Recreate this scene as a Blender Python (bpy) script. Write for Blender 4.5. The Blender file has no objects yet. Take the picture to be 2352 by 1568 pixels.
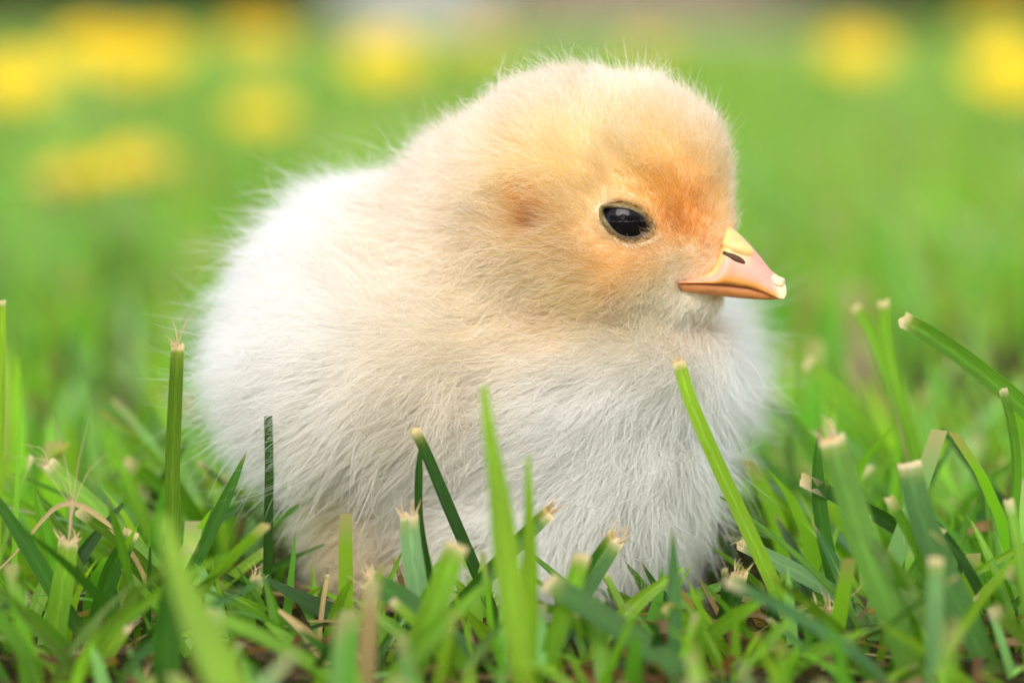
import bpy, bmesh, math, random
import numpy as np
from mathutils import Vector, Matrix, kdtree

rng = np.random.default_rng(7)
random.seed(7)
CM = 0.01                                   # the scene is laid out in centimetres, built in metres
scene = bpy.context.scene
col = scene.collection

# ------------------------------------------------------------------ camera
CAM_D, CAM_H, PITCH = 38.0, 7.45, math.radians(6.4)
FOCUS = 36.5                                # cm to the plane in focus
SENSOR, LENS = 22.3, 68.0
cam_data = bpy.data.cameras.new('camera')
cam = bpy.data.objects.new('camera', cam_data)
col.objects.link(cam)
cam.location = (0, -CAM_D * CM, CAM_H * CM)
cam.rotation_euler = (math.pi / 2 - PITCH, 0, 0)
cam_data.sensor_width = SENSOR
cam_data.lens = LENS
cam_data.clip_start = 0.01
cam_data.clip_end = 500
cam_data.dof.use_dof = True
cam_data.dof.focus_distance = FOCUS * CM
cam_data.dof.aperture_fstop = LENS / 11.2
scene.camera = cam

# ------------------------------------------------------------------ light
SUN_DIR = Vector((-0.10, -0.80, 0.58)).normalized()
world = bpy.data.worlds.new('World')
scene.world = world
world.use_nodes = True
wn = world.node_tree
sky = wn.nodes.new('ShaderNodeTexSky')
sky.sky_type = 'NISHITA'
sky.sun_disc = False
sky.sun_elevation = math.asin(SUN_DIR.z)
sky.sun_rotation = math.atan2(SUN_DIR.x, SUN_DIR.y)
sky.air_density = 0.8
sky.dust_density = 1.2
sky.ozone_density = 0.6
bg = wn.nodes['Background']
bg.inputs['Strength'].default_value = 0.105
hs = wn.nodes.new('ShaderNodeHueSaturation')          # a bright, thinly clouded sky: little blue
hs.inputs['Saturation'].default_value = 0.3
wn.links.new(sky.outputs[0], hs.inputs['Color'])
wn.links.new(hs.outputs[0], bg.inputs['Color'])
sun_data = bpy.data.lights.new('sun', 'SUN')
sun_data.energy = 1.5
sun_data.angle = math.radians(50)
sun_data.color = (1.0, 0.95, 0.90)
sun = bpy.data.objects.new('sun', sun_data)
sun.rotation_euler = SUN_DIR.to_track_quat('Z', 'Y').to_euler()
sun.location = (-1, 0, 2)
col.objects.link(sun)

scene.view_settings.view_transform = 'Standard'
scene.view_settings.look = 'None'
scene.view_settings.exposure = 1.66
scene.view_settings.gamma = 1.0
scene.cycles.use_denoising = True
scene.cycles.adaptive_threshold = 0.02
scene.cycles.max_bounces = 8
scene.cycles.transparent_max_bounces = 8

# ------------------------------------------------------------------ layout helpers
PXC = SENSOR / LENS / 2352.0                # tangent of one layout pixel (2352 x 1568 layout)
_cp, _sp = math.cos(PITCH), math.sin(PITCH)

def ray(px, py):
    a, b = (px - 1176) * PXC, (784 - py) * PXC
    return np.array([a, _cp + b * _sp, -_sp + b * _cp])

def at(px, py, Y):
    """point (cm) at world depth Y that stands over layout position px, py"""
    d = ray(px, py)
    t = (Y + CAM_D) / d[1]
    return np.array([0, -CAM_D, CAM_H]) + d * t

def per_px(Y):
    return PXC * (Y + CAM_D)

def nrm(v):
    v = np.asarray(v, float)
    return v / np.maximum(np.linalg.norm(v, axis=-1, keepdims=True), 1e-9)

def smoothstep(a, b, x):
    t = np.clip((x - a) / (b - a), 0, 1)
    return t * t * (3 - 2 * t)

def tag(o, label=None, cat=None, group=None, kind=None):
    for k, v in (('label', label), ('category', cat), ('group', group), ('kind', kind)):
        if v:
            o[k] = v
    return o

def mesh_obj(name, verts, faces, mat, parent=None, colors=None, uvs=None, smooth=True):
    me = bpy.data.meshes.new(name)
    me.from_pydata((np.asarray(verts, float) * CM).tolist(), [], [list(map(int, f)) for f in faces])
    if colors is not None:
        c = np.ones((len(verts), 4)); c[:, :3] = np.asarray(colors)[:, :3]
        me.attributes.new('tint', 'FLOAT_COLOR', 'POINT').data.foreach_set('color', c.ravel())
    if uvs is not None:
        u = me.uv_layers.new(name='UVMap')
        idx = np.empty(len(me.loops), int); me.loops.foreach_get('vertex_index', idx)
        u.data.foreach_set('uv', np.asarray(uvs, float)[idx].ravel())
    if smooth:
        me.polygons.foreach_set('use_smooth', [True] * len(me.polygons))
    me.materials.append(mat)
    me.update()
    o = bpy.data.objects.new(name, me)
    col.objects.link(o)
    if parent:
        o.parent = parent
    return o

# ------------------------------------------------------------------ materials
def new_mat(name):
    m = bpy.data.materials.new(name)
    m.use_nodes = True
    nt = m.node_tree
    return m, nt, nt.nodes['Principled BSDF'], nt.nodes['Material Output']

def simple(name, color, rough=0.6, sss=0.0, sss_r=(0.002, 0.001, 0.0006), noise=0.0, nscale=60, spec=0.5):
    m, nt, p, out = new_mat(name)
    p.inputs['Base Color'].default_value = (*color, 1)
    p.inputs['Roughness'].default_value = rough
    p.inputs['Specular IOR Level'].default_value = spec
    if sss:
        p.inputs['Subsurface Weight'].default_value = sss
        p.inputs['Subsurface Radius'].default_value = (1, 0.5, 0.3)
        p.inputs['Subsurface Scale'].default_value = sss_r[0]
    if noise:
        tc = nt.nodes.new('ShaderNodeTexCoord')
        n = nt.nodes.new('ShaderNodeTexNoise'); n.inputs['Scale'].default_value = nscale
        n.inputs['Detail'].default_value = 6
        mx = nt.nodes.new('ShaderNodeMix'); mx.data_type = 'RGBA'
        mx.inputs[6].default_value = (*[c * (1 - noise) for c in color], 1)
        mx.inputs[7].default_value = (*[min(1, c * (1 + noise)) for c in color], 1)
        nt.links.new(tc.outputs['Object'], n.inputs['Vector'])
        nt.links.new(n.outputs['Fac'], mx.inputs[0])
        nt.links.new(mx.outputs[2], p.inputs['Base Color'])
    return m

def grass_material(name, transl=0.42, stripes=True):
    m, nt, p, out = new_mat(name)
    at_ = nt.nodes.new('ShaderNodeAttribute'); at_.attribute_name = 'tint'
    colour = at_.outputs['Color']
    if stripes:
        uv = nt.nodes.new('ShaderNodeUVMap'); uv.uv_map = 'UVMap'
        sep = nt.nodes.new('ShaderNodeSeparateXYZ')
        nt.links.new(uv.outputs[0], sep.inputs[0])
        mul = nt.nodes.new('ShaderNodeMath'); mul.operation = 'MULTIPLY'; mul.inputs[1].default_value = 62.0
        sn = nt.nodes.new('ShaderNodeMath'); sn.operation = 'SINE'
        nt.links.new(sep.outputs[0], mul.inputs[0]); nt.links.new(mul.outputs[0], sn.inputs[0])
        no = nt.nodes.new('ShaderNodeTexNoise'); no.inputs['Scale'].default_value = 4
        no.inputs['Detail'].default_value = 5
        mp = nt.nodes.new('ShaderNodeMapping'); mp.inputs['Scale'].default_value = (6, 1.2, 1)
        nt.links.new(uv.outputs[0], mp.inputs[0]); nt.links.new(mp.outputs[0], no.inputs['Vector'])
        ad = nt.nodes.new('ShaderNodeMath'); ad.operation = 'MULTIPLY_ADD'
        ad.inputs[1].default_value = 0.26; ad.inputs[2].default_value = 0.5
        nt.links.new(sn.outputs[0], ad.inputs[0])
        ad2 = nt.nodes.new('ShaderNodeMath'); ad2.operation = 'ADD'
        nt.links.new(ad.outputs[0], ad2.inputs[0]); nt.links.new(no.outputs['Fac'], ad2.inputs[1])
        vm = nt.nodes.new('ShaderNodeVectorMath'); vm.operation = 'SCALE'
        nt.links.new(colour, vm.inputs[0]); nt.links.new(ad2.outputs[0], vm.inputs['Scale'])
        colour = vm.outputs[0]
        bp = nt.nodes.new('ShaderNodeBump'); bp.inputs['Strength'].default_value = 0.35
        bp.inputs['Distance'].default_value = 0.0001
        nt.links.new(sn.outputs[0], bp.inputs['Height']); nt.links.new(bp.outputs[0], p.inputs['Normal'])
    nt.links.new(colour, p.inputs['Base Color'])
    p.inputs['Roughness'].default_value = 0.42
    p.inputs['Specular IOR Level'].default_value = 0.45
    tr = nt.nodes.new('ShaderNodeBsdfTranslucent')
    hs = nt.nodes.new('ShaderNodeVectorMath'); hs.operation = 'MULTIPLY'
    hs.inputs[1].default_value = (2.3, 2.2, 0.9)
    nt.links.new(colour, hs.inputs[0]); nt.links.new(hs.outputs[0], tr.inputs['Color'])
    mix = nt.nodes.new('ShaderNodeMixShader'); mix.inputs[0].default_value = transl
    nt.links.new(p.outputs[0], mix.inputs[1]); nt.links.new(tr.outputs[0], mix.inputs[2])
    nt.links.new(mix.outputs[0], out.inputs['Surface'])
    return m

M_BLADE = grass_material('grass_blade')
M_LAWN = grass_material('lawn_grass', 0.45, stripes=False)
M_DRY = grass_material('dry_grass', 0.35, stripes=True)

def soil_material():
    m, nt, p, out = new_mat('soil')
    tc = nt.nodes.new('ShaderNodeTexCoord')
    n = nt.nodes.new('ShaderNodeTexNoise'); n.inputs['Scale'].default_value = 260; n.inputs['Detail'].default_value = 8
    n2 = nt.nodes.new('ShaderNodeTexNoise'); n2.inputs['Scale'].default_value = 5; n2.inputs['Detail'].default_value = 4
    r = nt.nodes.new('ShaderNodeValToRGB')
    r.color_ramp.elements[0].position = 0.3; r.color_ramp.elements[0].color = (0.012, 0.009, 0.004, 1)
    r.color_ramp.elements[1].position = 0.72; r.color_ramp.elements[1].color = (0.10, 0.052, 0.018, 1)
    mx = nt.nodes.new('ShaderNodeMix'); mx.data_type = 'RGBA'
    mx.inputs[7].default_value = (0.025, 0.035, 0.008, 1)
    nt.links.new(tc.outputs['Object'], n.inputs['Vector']); nt.links.new(tc.outputs['Object'], n2.inputs['Vector'])
    nt.links.new(n.outputs['Fac'], r.inputs[0]); nt.links.new(r.outputs[0], mx.inputs[6])
    nt.links.new(n2.outputs['Fac'], mx.inputs[0]); nt.links.new(mx.outputs[2], p.inputs['Base Color'])
    p.inputs['Roughness'].default_value = 0.95
    p.inputs['Specular IOR Level'].default_value = 0.1
    b = nt.nodes.new('ShaderNodeBump'); b.inputs['Strength'].default_value = 0.6; b.inputs['Distance'].default_value = 0.003
    nt.links.new(n.outputs['Fac'], b.inputs['Height']); nt.links.new(b.outputs[0], p.inputs['Normal'])
    return m

# ------------------------------------------------------------------ the setting: ground, terrace
def make_ground():
    xs = np.concatenate([np.linspace(-6000, -60, 14), np.linspace(-40, 40, 41), np.linspace(60, 6000, 14)])
    ys = np.concatenate([np.linspace(-300, -45, 6), np.linspace(-36, 60, 49), np.linspace(90, 9000, 24)])
    X, Y = np.meshgrid(xs, ys)
    Z = 0.10 * np.sin(X * 0.9 + 1.3 * np.sin(Y * 0.5)) * np.cos(Y * 0.8) * (np.hypot(X, Y) < 60) - 0.12
    V = np.stack([X, Y, Z], -1).reshape(-1, 3)
    nx = len(xs); F = []
    for j in range(len(ys) - 1):
        for i in range(nx - 1):
            a = j * nx + i
            F.append((a, a + 1, a + nx + 1, a + nx))
    o = mesh_obj('ground', V, F, soil_material())
    tag(o, 'brown soil and thatch under the lawn', kind='structure')
make_ground()

def lawn_patch(name, n, sampler, height, width, label, segs=4):
    """n grass blades as one mass; sampler gives roots, height/width give ranges"""
    R = sampler(n)
    n = len(R)
    h = rng.uniform(*height, n) * (0.75 + 0.5 * rng.random(n))
    w = rng.uniform(*width, n)
    az = np.where(rng.random(n) < 0.5, rng.normal(math.pi, 0.8, n), rng.uniform(0, 2 * math.pi, n))
    lean = np.abs(rng.normal(0.38, 0.42, n))
    bend = rng.normal(0.5, 0.5, n)
    ld = np.stack([np.cos(az), np.sin(az), np.zeros(n)], -1)
    tw = az + math.pi / 2 + rng.normal(0, 0.6, n)
    wd = np.stack([np.cos(tw), np.sin(tw), np.zeros(n)], -1)
    V = np.zeros((n, segs + 1, 2, 3)); C = np.zeros((n, segs + 1, 2, 3))
    pos = np.concatenate([R, np.full((n, 1), -0.15)], 1)
    base = np.array([[0.165, 0.390, 0.024], [0.210, 0.440, 0.032], [0.110, 0.320, 0.028], [0.200, 0.410, 0.120], [0.255, 0.455, 0.032]])
    tint = base[rng.integers(0, 5, n)] * rng.uniform(0.75, 1.3, (n, 1))
    dry = rng.random(n) < 0.05
    tint[dry] = np.array([0.30, 0.21, 0.09]) * rng.uniform(0.6, 1.2, (dry.sum(), 1))
    cut = rng.random(n) < 0.35
    for s in range(segs + 1):
        t = s / segs
        ww = w * (np.where(cut, 1 - 0.25 * t, (1 - t) ** 0.6 + 0.02))
        V[:, s, 0] = pos - wd * ww[:, None] / 2
        V[:, s, 1] = pos + wd * ww[:, None] / 2
        cc = tint.copy()
        if s == segs:
            cc[cut] = np.array([0.36, 0.32, 0.16])
        C[:, s, 0] = cc; C[:, s, 1] = cc
        ang = lean + bend * t
        step = ld * np.sin(ang)[:, None] + np.array([0, 0, 1.0]) * np.cos(ang)[:, None]
        pos = pos + step * (h / segs)[:, None]
    V[:, :, :, 2] = np.maximum(V[:, :, :, 2], -0.2)
    V = V.reshape(-1, 3); C = C.reshape(-1, 3)
    b = (np.arange(n) * (segs + 1) * 2)[:, None]
    q = np.concatenate([b + np.array([2 * s, 2 * s + 1, 2 * s + 3, 2 * s + 2]) for s in range(segs)], 1).reshape(-1, 4)
    o = mesh_obj(name, V, q, M_LAWN, colors=C)
    tag(o, label, 'grass', kind='stuff')
    return o

def in_chick(p, grow=0.0):
    a = math.radians(-25)
    x, y = p[:, 0] + 0.25, p[:, 1] - 1.1
    u, v = x * math.cos(a) + y * math.sin(a), -x * math.sin(a) + y * math.cos(a)
    return (u / (2.7 + grow)) ** 2 + (v / (2.1 + grow)) ** 2 < 1

def wedge(y0, y1, margin, power=1.0):
    def f(n):
        y = y0 + (y1 - y0) * rng.random(int(n)) ** power
        half = (y + CAM_D) * 0.17 + margin
        x = rng.uniform(-1, 1, int(n)) * half
        p = np.stack([x, y], -1)
        return p[~in_chick(p)]
    return f

def near_front(n):
    p = wedge(-9.5, -1.0, 3)(n)
    return p

lawn_patch('lawn_turf', 300, near_front, (0.6, 1.5), (0.14, 0.27), 'short tangled turf in front of and under the chick')
def sides(n):
    p = wedge(-2.0, 14, 8)(n)
    return p[(np.abs(p[:, 0] - 0.0) > 3.3) | (p[:, 1] > 3.5)]
lawn_patch('lawn_turf', 1700, sides, (0.9, 2.6), (0.16, 0.32), 'soft green turf beside and right behind the chick')
lawn_patch('lawn_turf', 15000, wedge(13, 120, 25, 0.62), (1.3, 3.0), (0.2, 0.42), 'blurred green lawn behind the chick where the dandelions grow', 3)
lawn_patch('lawn_turf', 26000, wedge(118, 470, 70, 0.7), (1.4, 3.0), (0.5, 1.2), 'far green lawn reaching back to the terrace', 3)

def thatch(n):
    p = wedge(-9, 16, 5)(n); n = len(p)
    a = rng.uniform(0, 6.28, n); l = rng.uniform(0.3, 1.3, n); w = rng.uniform(0.03, 0.12, n)
    c = np.concatenate([p, rng.uniform(-0.02, 0.22, (n, 1))], 1)
    d = np.stack([np.cos(a), np.sin(a), rng.normal(0, 0.16, n)], -1); e = np.stack([-np.sin(a), np.cos(a), rng.normal(0, 0.5, n)], -1)
    V = np.zeros((n, 3, 2, 3))
    for k, t in enumerate((-0.5, 0, 0.5)):
        q = c + d * (l * t)[:, None] + np.array([0, 0, 1.0]) * ((0.25 - t * t) * rng.normal(0.15, 0.3, n))[:, None]
        V[:, k, 0] = q - e * w[:, None] / 2; V[:, k, 1] = q + e * w[:, None] / 2
    cols = np.array([[0.24, 0.13, 0.05], [0.17, 0.075, 0.025], [0.34, 0.24, 0.11], [0.10, 0.06, 0.03], [0.05, 0.09, 0.02]])
    C = np.repeat(cols[rng.integers(0, 5, n)] * rng.uniform(0.6, 1.1, (n, 1)), 6, 0)
    b = (np.arange(n) * 6)[:, None]
    q = np.concatenate([b + np.array([0, 1, 3, 2]), b + np.array([2, 3, 5, 4])], 1).reshape(-1, 4)
    tag(mesh_obj('thatch', V.reshape(-1, 3), q, M_LAWN, colors=C), 'brown dead grass litter between the green blades', 'litter', kind='stuff')
thatch(2600)

# ------------------------------------------------------------------ the chick
# flesh volumes: layout position, depth, radii (cm), yaw
VOL = [
    (1145, 890, 1.15, (2.24, 2.05, 1.82), -30),     # trunk
    (1370, 1020, 0.00, (1.08, 1.16, 1.28), 0),      # breast
    (1210, 1200, 0.30, (1.55, 1.25, 0.80), 0),      # belly
    (885, 715, 1.05, (1.30, 1.30, 1.20), 0),        # back
    (1510, 860, 2.40, (0.82, 0.90, 0.98), 0),       # far wing
    (880, 845, -0.30, (1.40, 0.85, 0.84), -12),     # near wing
    (735, 775, 1.60, (0.72, 0.70, 0.74), 0),        # rump
    (672, 985, 2.50, (0.26, 0.40, 0.48), 0),        # under tail
    (845, 1190, 0.40, (0.60, 0.70, 0.85), 0),       # thigh
    (1180, 540, 0.25, (1.24, 1.25, 1.28), 0),       # nape
    (1003, 618, 0.75, (0.95, 0.95, 0.90), 0),       # mantle
    (1150, 700, 0.10, (1.15, 1.10, 1.00), 0),       # shoulder
    (1390, 785, -0.28, (1.02, 1.00, 0.90), 0),      # throat
    (1270, 820, -0.20, (1.00, 1.00, 0.90), 0),      # neck front
    (1490, 800, -0.25, (0.70, 0.80, 0.70), 0),      # crop
    (1340, 462, -0.35, (1.48, 1.26, 1.36), 0),      # skull
    (1478, 432, -0.55, (0.93, 0.96, 0.97), 0),      # forehead
    (1565, 555, -0.72, (0.56, 0.60, 0.56), 0),      # face
    (1400, 600, -0.60, (0.85, 0.95, 0.75), 0),      # cheek
    (1580, 655, -0.78, (0.40, 0.36, 0.22), 0),      # chin
]
VC = np.array([at(a, b, Y) for a, b, Y, r, w in VOL])
VR = np.array([r for a, b, Y, r, w in VOL])
VA = np.radians([w for a, b, Y, r, w in VOL])
EYE_C = None

def sdf(P, raw=False):
    d = None
    K = 0.42
    for c, r, a in zip(VC, VR, VA):
        q = P - c
        ca, sa = math.cos(a), math.sin(a)
        q = np.stack([q[:, 0] * ca + q[:, 1] * sa, -q[:, 0] * sa + q[:, 1] * ca, q[:, 2]], -1)
        k0 = np.linalg.norm(q / r, axis=1); k1 = np.maximum(np.linalg.norm(q / r ** 2, axis=1), 1e-6)
        e = k0 * (k0 - 1) / k1
        if d is None:
            d = e
        else:
            h = np.clip(0.5 + 0.5 * (d - e) / K, 0, 1)
            d = d * (1 - h) + e * h - K * h * (1 - h)
    if EYE_C is not None and not raw:
        g = np.linalg.norm(P - EAR_C, axis=1)
        d = d + 0.10 * np.exp(-(g / 0.16) ** 2)
    return d

def grad(P, e=0.01):
    g = np.stack([sdf(P + np.eye(3)[i] * e) - sdf(P - np.eye(3)[i] * e) for i in range(3)], -1)
    return nrm(g)

def surf(px, py):
    """where the line over px, py meets the flesh"""
    o = np.array([0, -CAM_D, CAM_H]); d = nrm(ray(px, py)); t = 30.0
    for _ in range(60):
        s = sdf((o + d * t)[None])[0]
        t += 0.8 * s
        if s < 1e-3:
            break
    p = o + d * t
    return p, grad(p[None])[0]

eye_p, eye_n = surf(1440, 512)
ear_p, _ = surf(1232, 512)
EYE_R = 0.35
_eye_center = eye_p - eye_n * 0.27
EAR_C = ear_p
eu0 = np.array([1.0, 0, 0]); eu = nrm(eu0 - eye_n * np.dot(eu0, eye_n)); ev = np.cross(eye_n, eu); ev = ev if ev[2] > 0 else -ev
EYE_C = _eye_center

def skin_height(q):
    """height of the skin over the eye centre, for offsets q in the eye's own plane"""
    h = np.full(len(q), 0.27)
    for _ in range(25):
        P = EYE_C + eu * q[:, :1] + ev * q[:, 1:] + eye_n * h[:, None]
        h = h - sdf(P, True) * 0.9
    return h

HEAD_Y = at(1380, 480, -0.40)[1]
chick = bpy.data.objects.new('chick', None)
chick.empty_display_size = 0.02
col.objects.link(chick)
tag(chick, 'fluffy cream and apricot baby chick sitting in the grass, head turned in profile', 'chick')

def make_flesh():
    bm = bmesh.new()
    for c, r, a in zip(VC, VR, VA):
        mt = Matrix.Translation(Vector(c * CM)) @ Matrix.Rotation(a, 4, 'Z') @ Matrix.Diagonal(Vector((*(r * CM), 1)))
        bmesh.ops.create_icosphere(bm, subdivisions=4, radius=1.0, matrix=mt)
    me = bpy.data.meshes.new('body_volumes'); bm.to_mesh(me); bm.free()
    tmp = bpy.data.objects.new('body_volumes', me); col.objects.link(tmp)
    md = tmp.modifiers.new('remesh', 'REMESH'); md.mode = 'VOXEL'; md.voxel_size = 0.055 * CM
    dg = bpy.context.evaluated_depsgraph_get()
    me_e = tmp.evaluated_get(dg).to_mesh()
    V = np.empty(len(me_e.vertices) * 3); me_e.vertices.foreach_get('co', V); V = V.reshape(-1, 3) / CM
    F = [tuple(p.vertices) for p in me_e.polygons]
    tmp.evaluated_get(dg).to_mesh_clear()
    bpy.data.objects.remove(tmp); bpy.data.meshes.remove(me)
    for _ in range(6):
        V = V - grad(V) * (sdf(V) * 0.8)[:, None]
    for c, u, v, n in ((EYE_C, eu, ev, eye_n), (EYE_C * [1, -1, 1] + [0, 2 * HEAD_Y - 0.25, 0], eu * [1, -1, 1], ev * [1, -1, 1], eye_n * [1, -1, 1])):
        q = V - c
        a_, b_, c_ = q @ u, q @ v, q @ n
        a2, b2 = a_ * 0.93 - b_ * 0.36, a_ * 0.36 + b_ * 0.93           # along and across the slanting lids
        w = (1 - smoothstep(0.62, 0.98, np.sqrt((a2 / 0.345) ** 2 + (b2 / 0.235) ** 2))) * (c_ > -0.1)
        V = V - n * (0.42 * w)[:, None]                                 # the socket
    V[:, 2] = np.maximum(V[:, 2], 0.02)
    return V, F

FV, FF = make_flesh()
FN = grad(FV)

# --- down colours by body region (plumage markings, plus painted shade in the ear crease)
def region(c, r):
    p, _ = surf(*c)
    return p, r
SPOTS = [  # layout spot, radius cm, colour, strength
    ((1330, 250), 1.10, (0.925, 0.77, 0.64), 0.8),
    ((1200, 220), 0.90, (0.935, 0.80, 0.67), 0.85),
    ((1580, 380), 0.75, (0.93, 0.755, 0.575), 0.9),
    ((1480, 330), 0.60, (0.945, 0.765, 0.54), 0.7),
    ((1640, 460), 0.45, (0.92, 0.70, 0.47), 0.8),
    ((1562, 518), 0.50, (0.83, 0.49, 0.20), 0.85),
    ((1510, 440), 0.42, (0.88, 0.59, 0.30), 0.9),
    ((1350, 420), 0.55, (0.945, 0.775, 0.54), 0.7),
    ((1250, 400), 0.60, (0.92, 0.69, 0.43), 0.85),
    ((1180, 450), 0.45, (0.94, 0.755, 0.53), 0.7),
    ((1222, 474), 0.28, (0.82, 0.48, 0.23), 0.9),
    ((1240, 510), 0.12, (0.42, 0.17, 0.07), 1.0),  # ear crease: reddish brown tuft, darkened further to paint in its shade
    ((1272, 502), 0.10, (0.72, 0.40, 0.22), 0.8),
    ((1330, 500), 0.28, (0.91, 0.71, 0.48), 0.7),
    ((1080, 560), 0.80, (0.935, 0.755, 0.57), 0.85),
    ((1280, 600), 0.55, (0.93, 0.735, 0.50), 0.8),
    ((1430, 610), 0.45, (0.87, 0.61, 0.35), 0.8),
    ((1340, 690), 0.45, (0.93, 0.77, 0.54), 0.7),
    ((1500, 600), 0.30, (0.88, 0.68, 0.46), 0.7),
    ((1560, 600), 0.22, (0.92, 0.81, 0.66), 0.8),
    ((1540, 690), 0.35, (0.93, 0.87, 0.71), 0.8),
    ((1600, 700), 0.35, (0.92, 0.88, 0.76), 0.9),
    ((1480, 730), 0.40, (0.93, 0.85, 0.67), 0.7),
    ((1130, 740), 0.75, (0.94, 0.78, 0.60), 0.85),
    ((1000, 460), 0.80, (0.935, 0.795, 0.665), 0.9),
    ((960, 640), 0.75, (0.945, 0.825, 0.69), 0.85),
    ((990, 820), 0.70, (0.955, 0.85, 0.72), 0.8),
]
SP = [(surf(*c)[0], r, np.array(k) ** 1.08, s) for c, r, k, s in SPOTS]
HEAD_C = at(1380, 480, -0.40)
BEAK_C = at(1680, 575, -0.95)
THROAT_C = at(1575, 735, -0.3)

def head_weight(P):
    q = (P - HEAD_C) / np.array([2.0, 1.8, 1.55])
    d = np.linalg.norm(q, axis=1)
    return 1 - smoothstep(0.85, 1.40, d)

def down_colour(P):
    n = len(P)
    c = np.tile(np.array([0.985, 0.958, 0.905]), (n, 1))
    x, z = P[:, 0:1], P[:, 2:3]
    # the back and wing: paler, wing side faintly apricot; thigh tan
    for ctr, rad, k, s in ((at(860, 760, -1.0), 1.5, (0.955, 0.89, 0.82), 0.75), (at(1100, 880, -1.2), 1.1, (0.962, 0.865, 0.735), 0.85),
                           (at(760, 1220, -0.5), 1.05, (0.88, 0.74, 0.54), 0.9), (at(900, 1370, -0.5), 1.0, (0.78, 0.58, 0.36), 0.9),
                           (at(1420, 960, -1.2), 1.1, (0.975, 0.955, 0.90), 0.6), (at(700, 560, 0.5), 1.2, (0.955, 0.92, 0.90), 0.8)):
        w = s * np.exp(-(np.linalg.norm(P - ctr, axis=1) / rad) ** 2)[:, None]
        c = c * (1 - w) + np.array(k) * w
    h = head_weight(P)[:, None]
    c = c * (1 - h) + np.array([0.945, 0.775, 0.63]) ** 1.2 * h
    for ctr, rad, k, s in SP:
        m = ctr.copy(); m[1] = 2 * HEAD_C[1] - m[1]          # the far side of the head is marked alike
        d = np.minimum(np.linalg.norm(P - ctr, axis=1), np.linalg.norm(P - m, axis=1))
        w = s * np.exp(-(d / rad) ** 2)[:, None]
        c = c * (1 - w) + k * w
    return c

m, nt, p, out = new_mat('skin')
a_ = nt.nodes.new('ShaderNodeAttribute'); a_.attribute_name = 'tint'
nt.links.new(a_.outputs['Color'], p.inputs['Base Color'])
p.inputs['Roughness'].default_value = 0.9
p.inputs['Specular IOR Level'].default_value = 0.1
M_SKIN = m
body = mesh_obj('body', FV, FF, M_SKIN, chick, colors=down_colour(FV) * 0.96)

# --- eye frame
EU = 0.000597
LID_IN = np.array([(-430, -250), (-280, -285), (-130, -288), (20, -262), (170, -200), (310, -95), (400, 20), (455, 110), (430, 180), (330, 195), (230, 240), (80, 265), (-60, 245), (-180, 190), (-300, 80), (-385, -60), (-430, -170)], float) * (1, -1) * EU
LID_OUT = np.array([(-500, -345), (-300, -385), (-120, -390), (60, -365), (240, -295), (400, -180), (510, -30), (575, 100), (560, 230), (470, 310), (300, 375), (80, 395), (-120, 350), (-290, 235), (-430, 70), (-520, -80), (-545, -230)], float) * (1, -1) * EU

def closed_curve(pts, n):
    m_ = len(pts); o = []
    for i in range(n):
        s = i / n * m_; k = int(s); f = s - k
        p0, p1, p2, p3 = (pts[(k + j) % m_] for j in (-1, 0, 1, 2))
        o.append(0.5 * ((2 * p1) + (-p0 + p2) * f + (2 * p0 - 5 * p1 + 4 * p2 - p3) * f * f + (-p0 + 3 * p1 - 3 * p2 + p3) * f ** 3))
    return np.array(o)

def in_poly(x, y, poly):
    r = np.zeros(len(x), bool); j = len(poly) - 1
    for i in range(len(poly)):
        c = ((poly[i, 1] > y) != (poly[j, 1] > y)) & (x < (poly[j, 0] - poly[i, 0]) * (y - poly[i, 1]) / (poly[j, 1] - poly[i, 1] + 1e-12) + poly[i, 0])
        r ^= c; j = i
    return r

def make_eye(mirror=False):
    n, c, u = eye_n.copy(), EYE_C.copy(), eu.copy()
    v = ev.copy()
    if mirror:
        f = lambda w: np.array([w[0], -w[1], w[2]])
        n, u, v = f(n), f(u), f(v)
        c = np.array([c[0], 2 * HEAD_C[1] - 0.25 - c[1], c[2]])
    # ball
    bm = bmesh.new(); bmesh.ops.create_uvsphere(bm, u_segments=40, v_segments=24, radius=EYE_R)
    V = np.array([x.co[:] for x in bm.verts]) + c
    F = [[x.index for x in f.verts] for f in bm.faces]; bm.free()
    eye = mesh_obj('eye', V, F, M_EYE, chick)
    # lids: rings from the outer skin over a rim down onto the ball
    N = 56
    a, b = closed_curve(LID_OUT, N), closed_curve(LID_IN, N)
    rings, cols = [], []
    for t, lift in ((-0.35, -0.06), (0.0, 0.012), (0.3, 0.035), (0.6, 0.03), (0.86, 0.022), (1.0, 0.005), (1.06, -0.03)):
        q = a * (1 - t) + b * t
        rr = np.linalg.norm(q, axis=1)
        ball = np.sqrt(np.maximum(EYE_R ** 2 - rr ** 2, 0)) * (1 if True else 0)
        hskin = skin_height(q)
        hh = hskin * (1 - np.clip(t, 0, 1)) + np.maximum(ball, 0.20) * np.clip(t, 0, 1) + lift
        rings.append(c + u * q[:, :1] + v * q[:, 1:] + n * hh[:, None])
        k = np.array([0.17, 0.12, 0.035]) if t < 0.75 else np.array([0.07, 0.05, 0.045])
        g = np.tile(k, (N, 1)) * rng.uniform(0.75, 1.25, (N, 1))
        cols.append(g)
    V = np.concatenate(rings); Cc = np.concatenate(cols)
    F = [(i * N + j, i * N + (j + 1) % N, (i + 1) * N + (j + 1) % N, (i + 1) * N + j) for i in range(len(rings) - 1) for j in range(N)]
    lid = mesh_obj('eyelid', V, F, M_LID, chick, colors=Cc)
    return eye, lid

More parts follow.
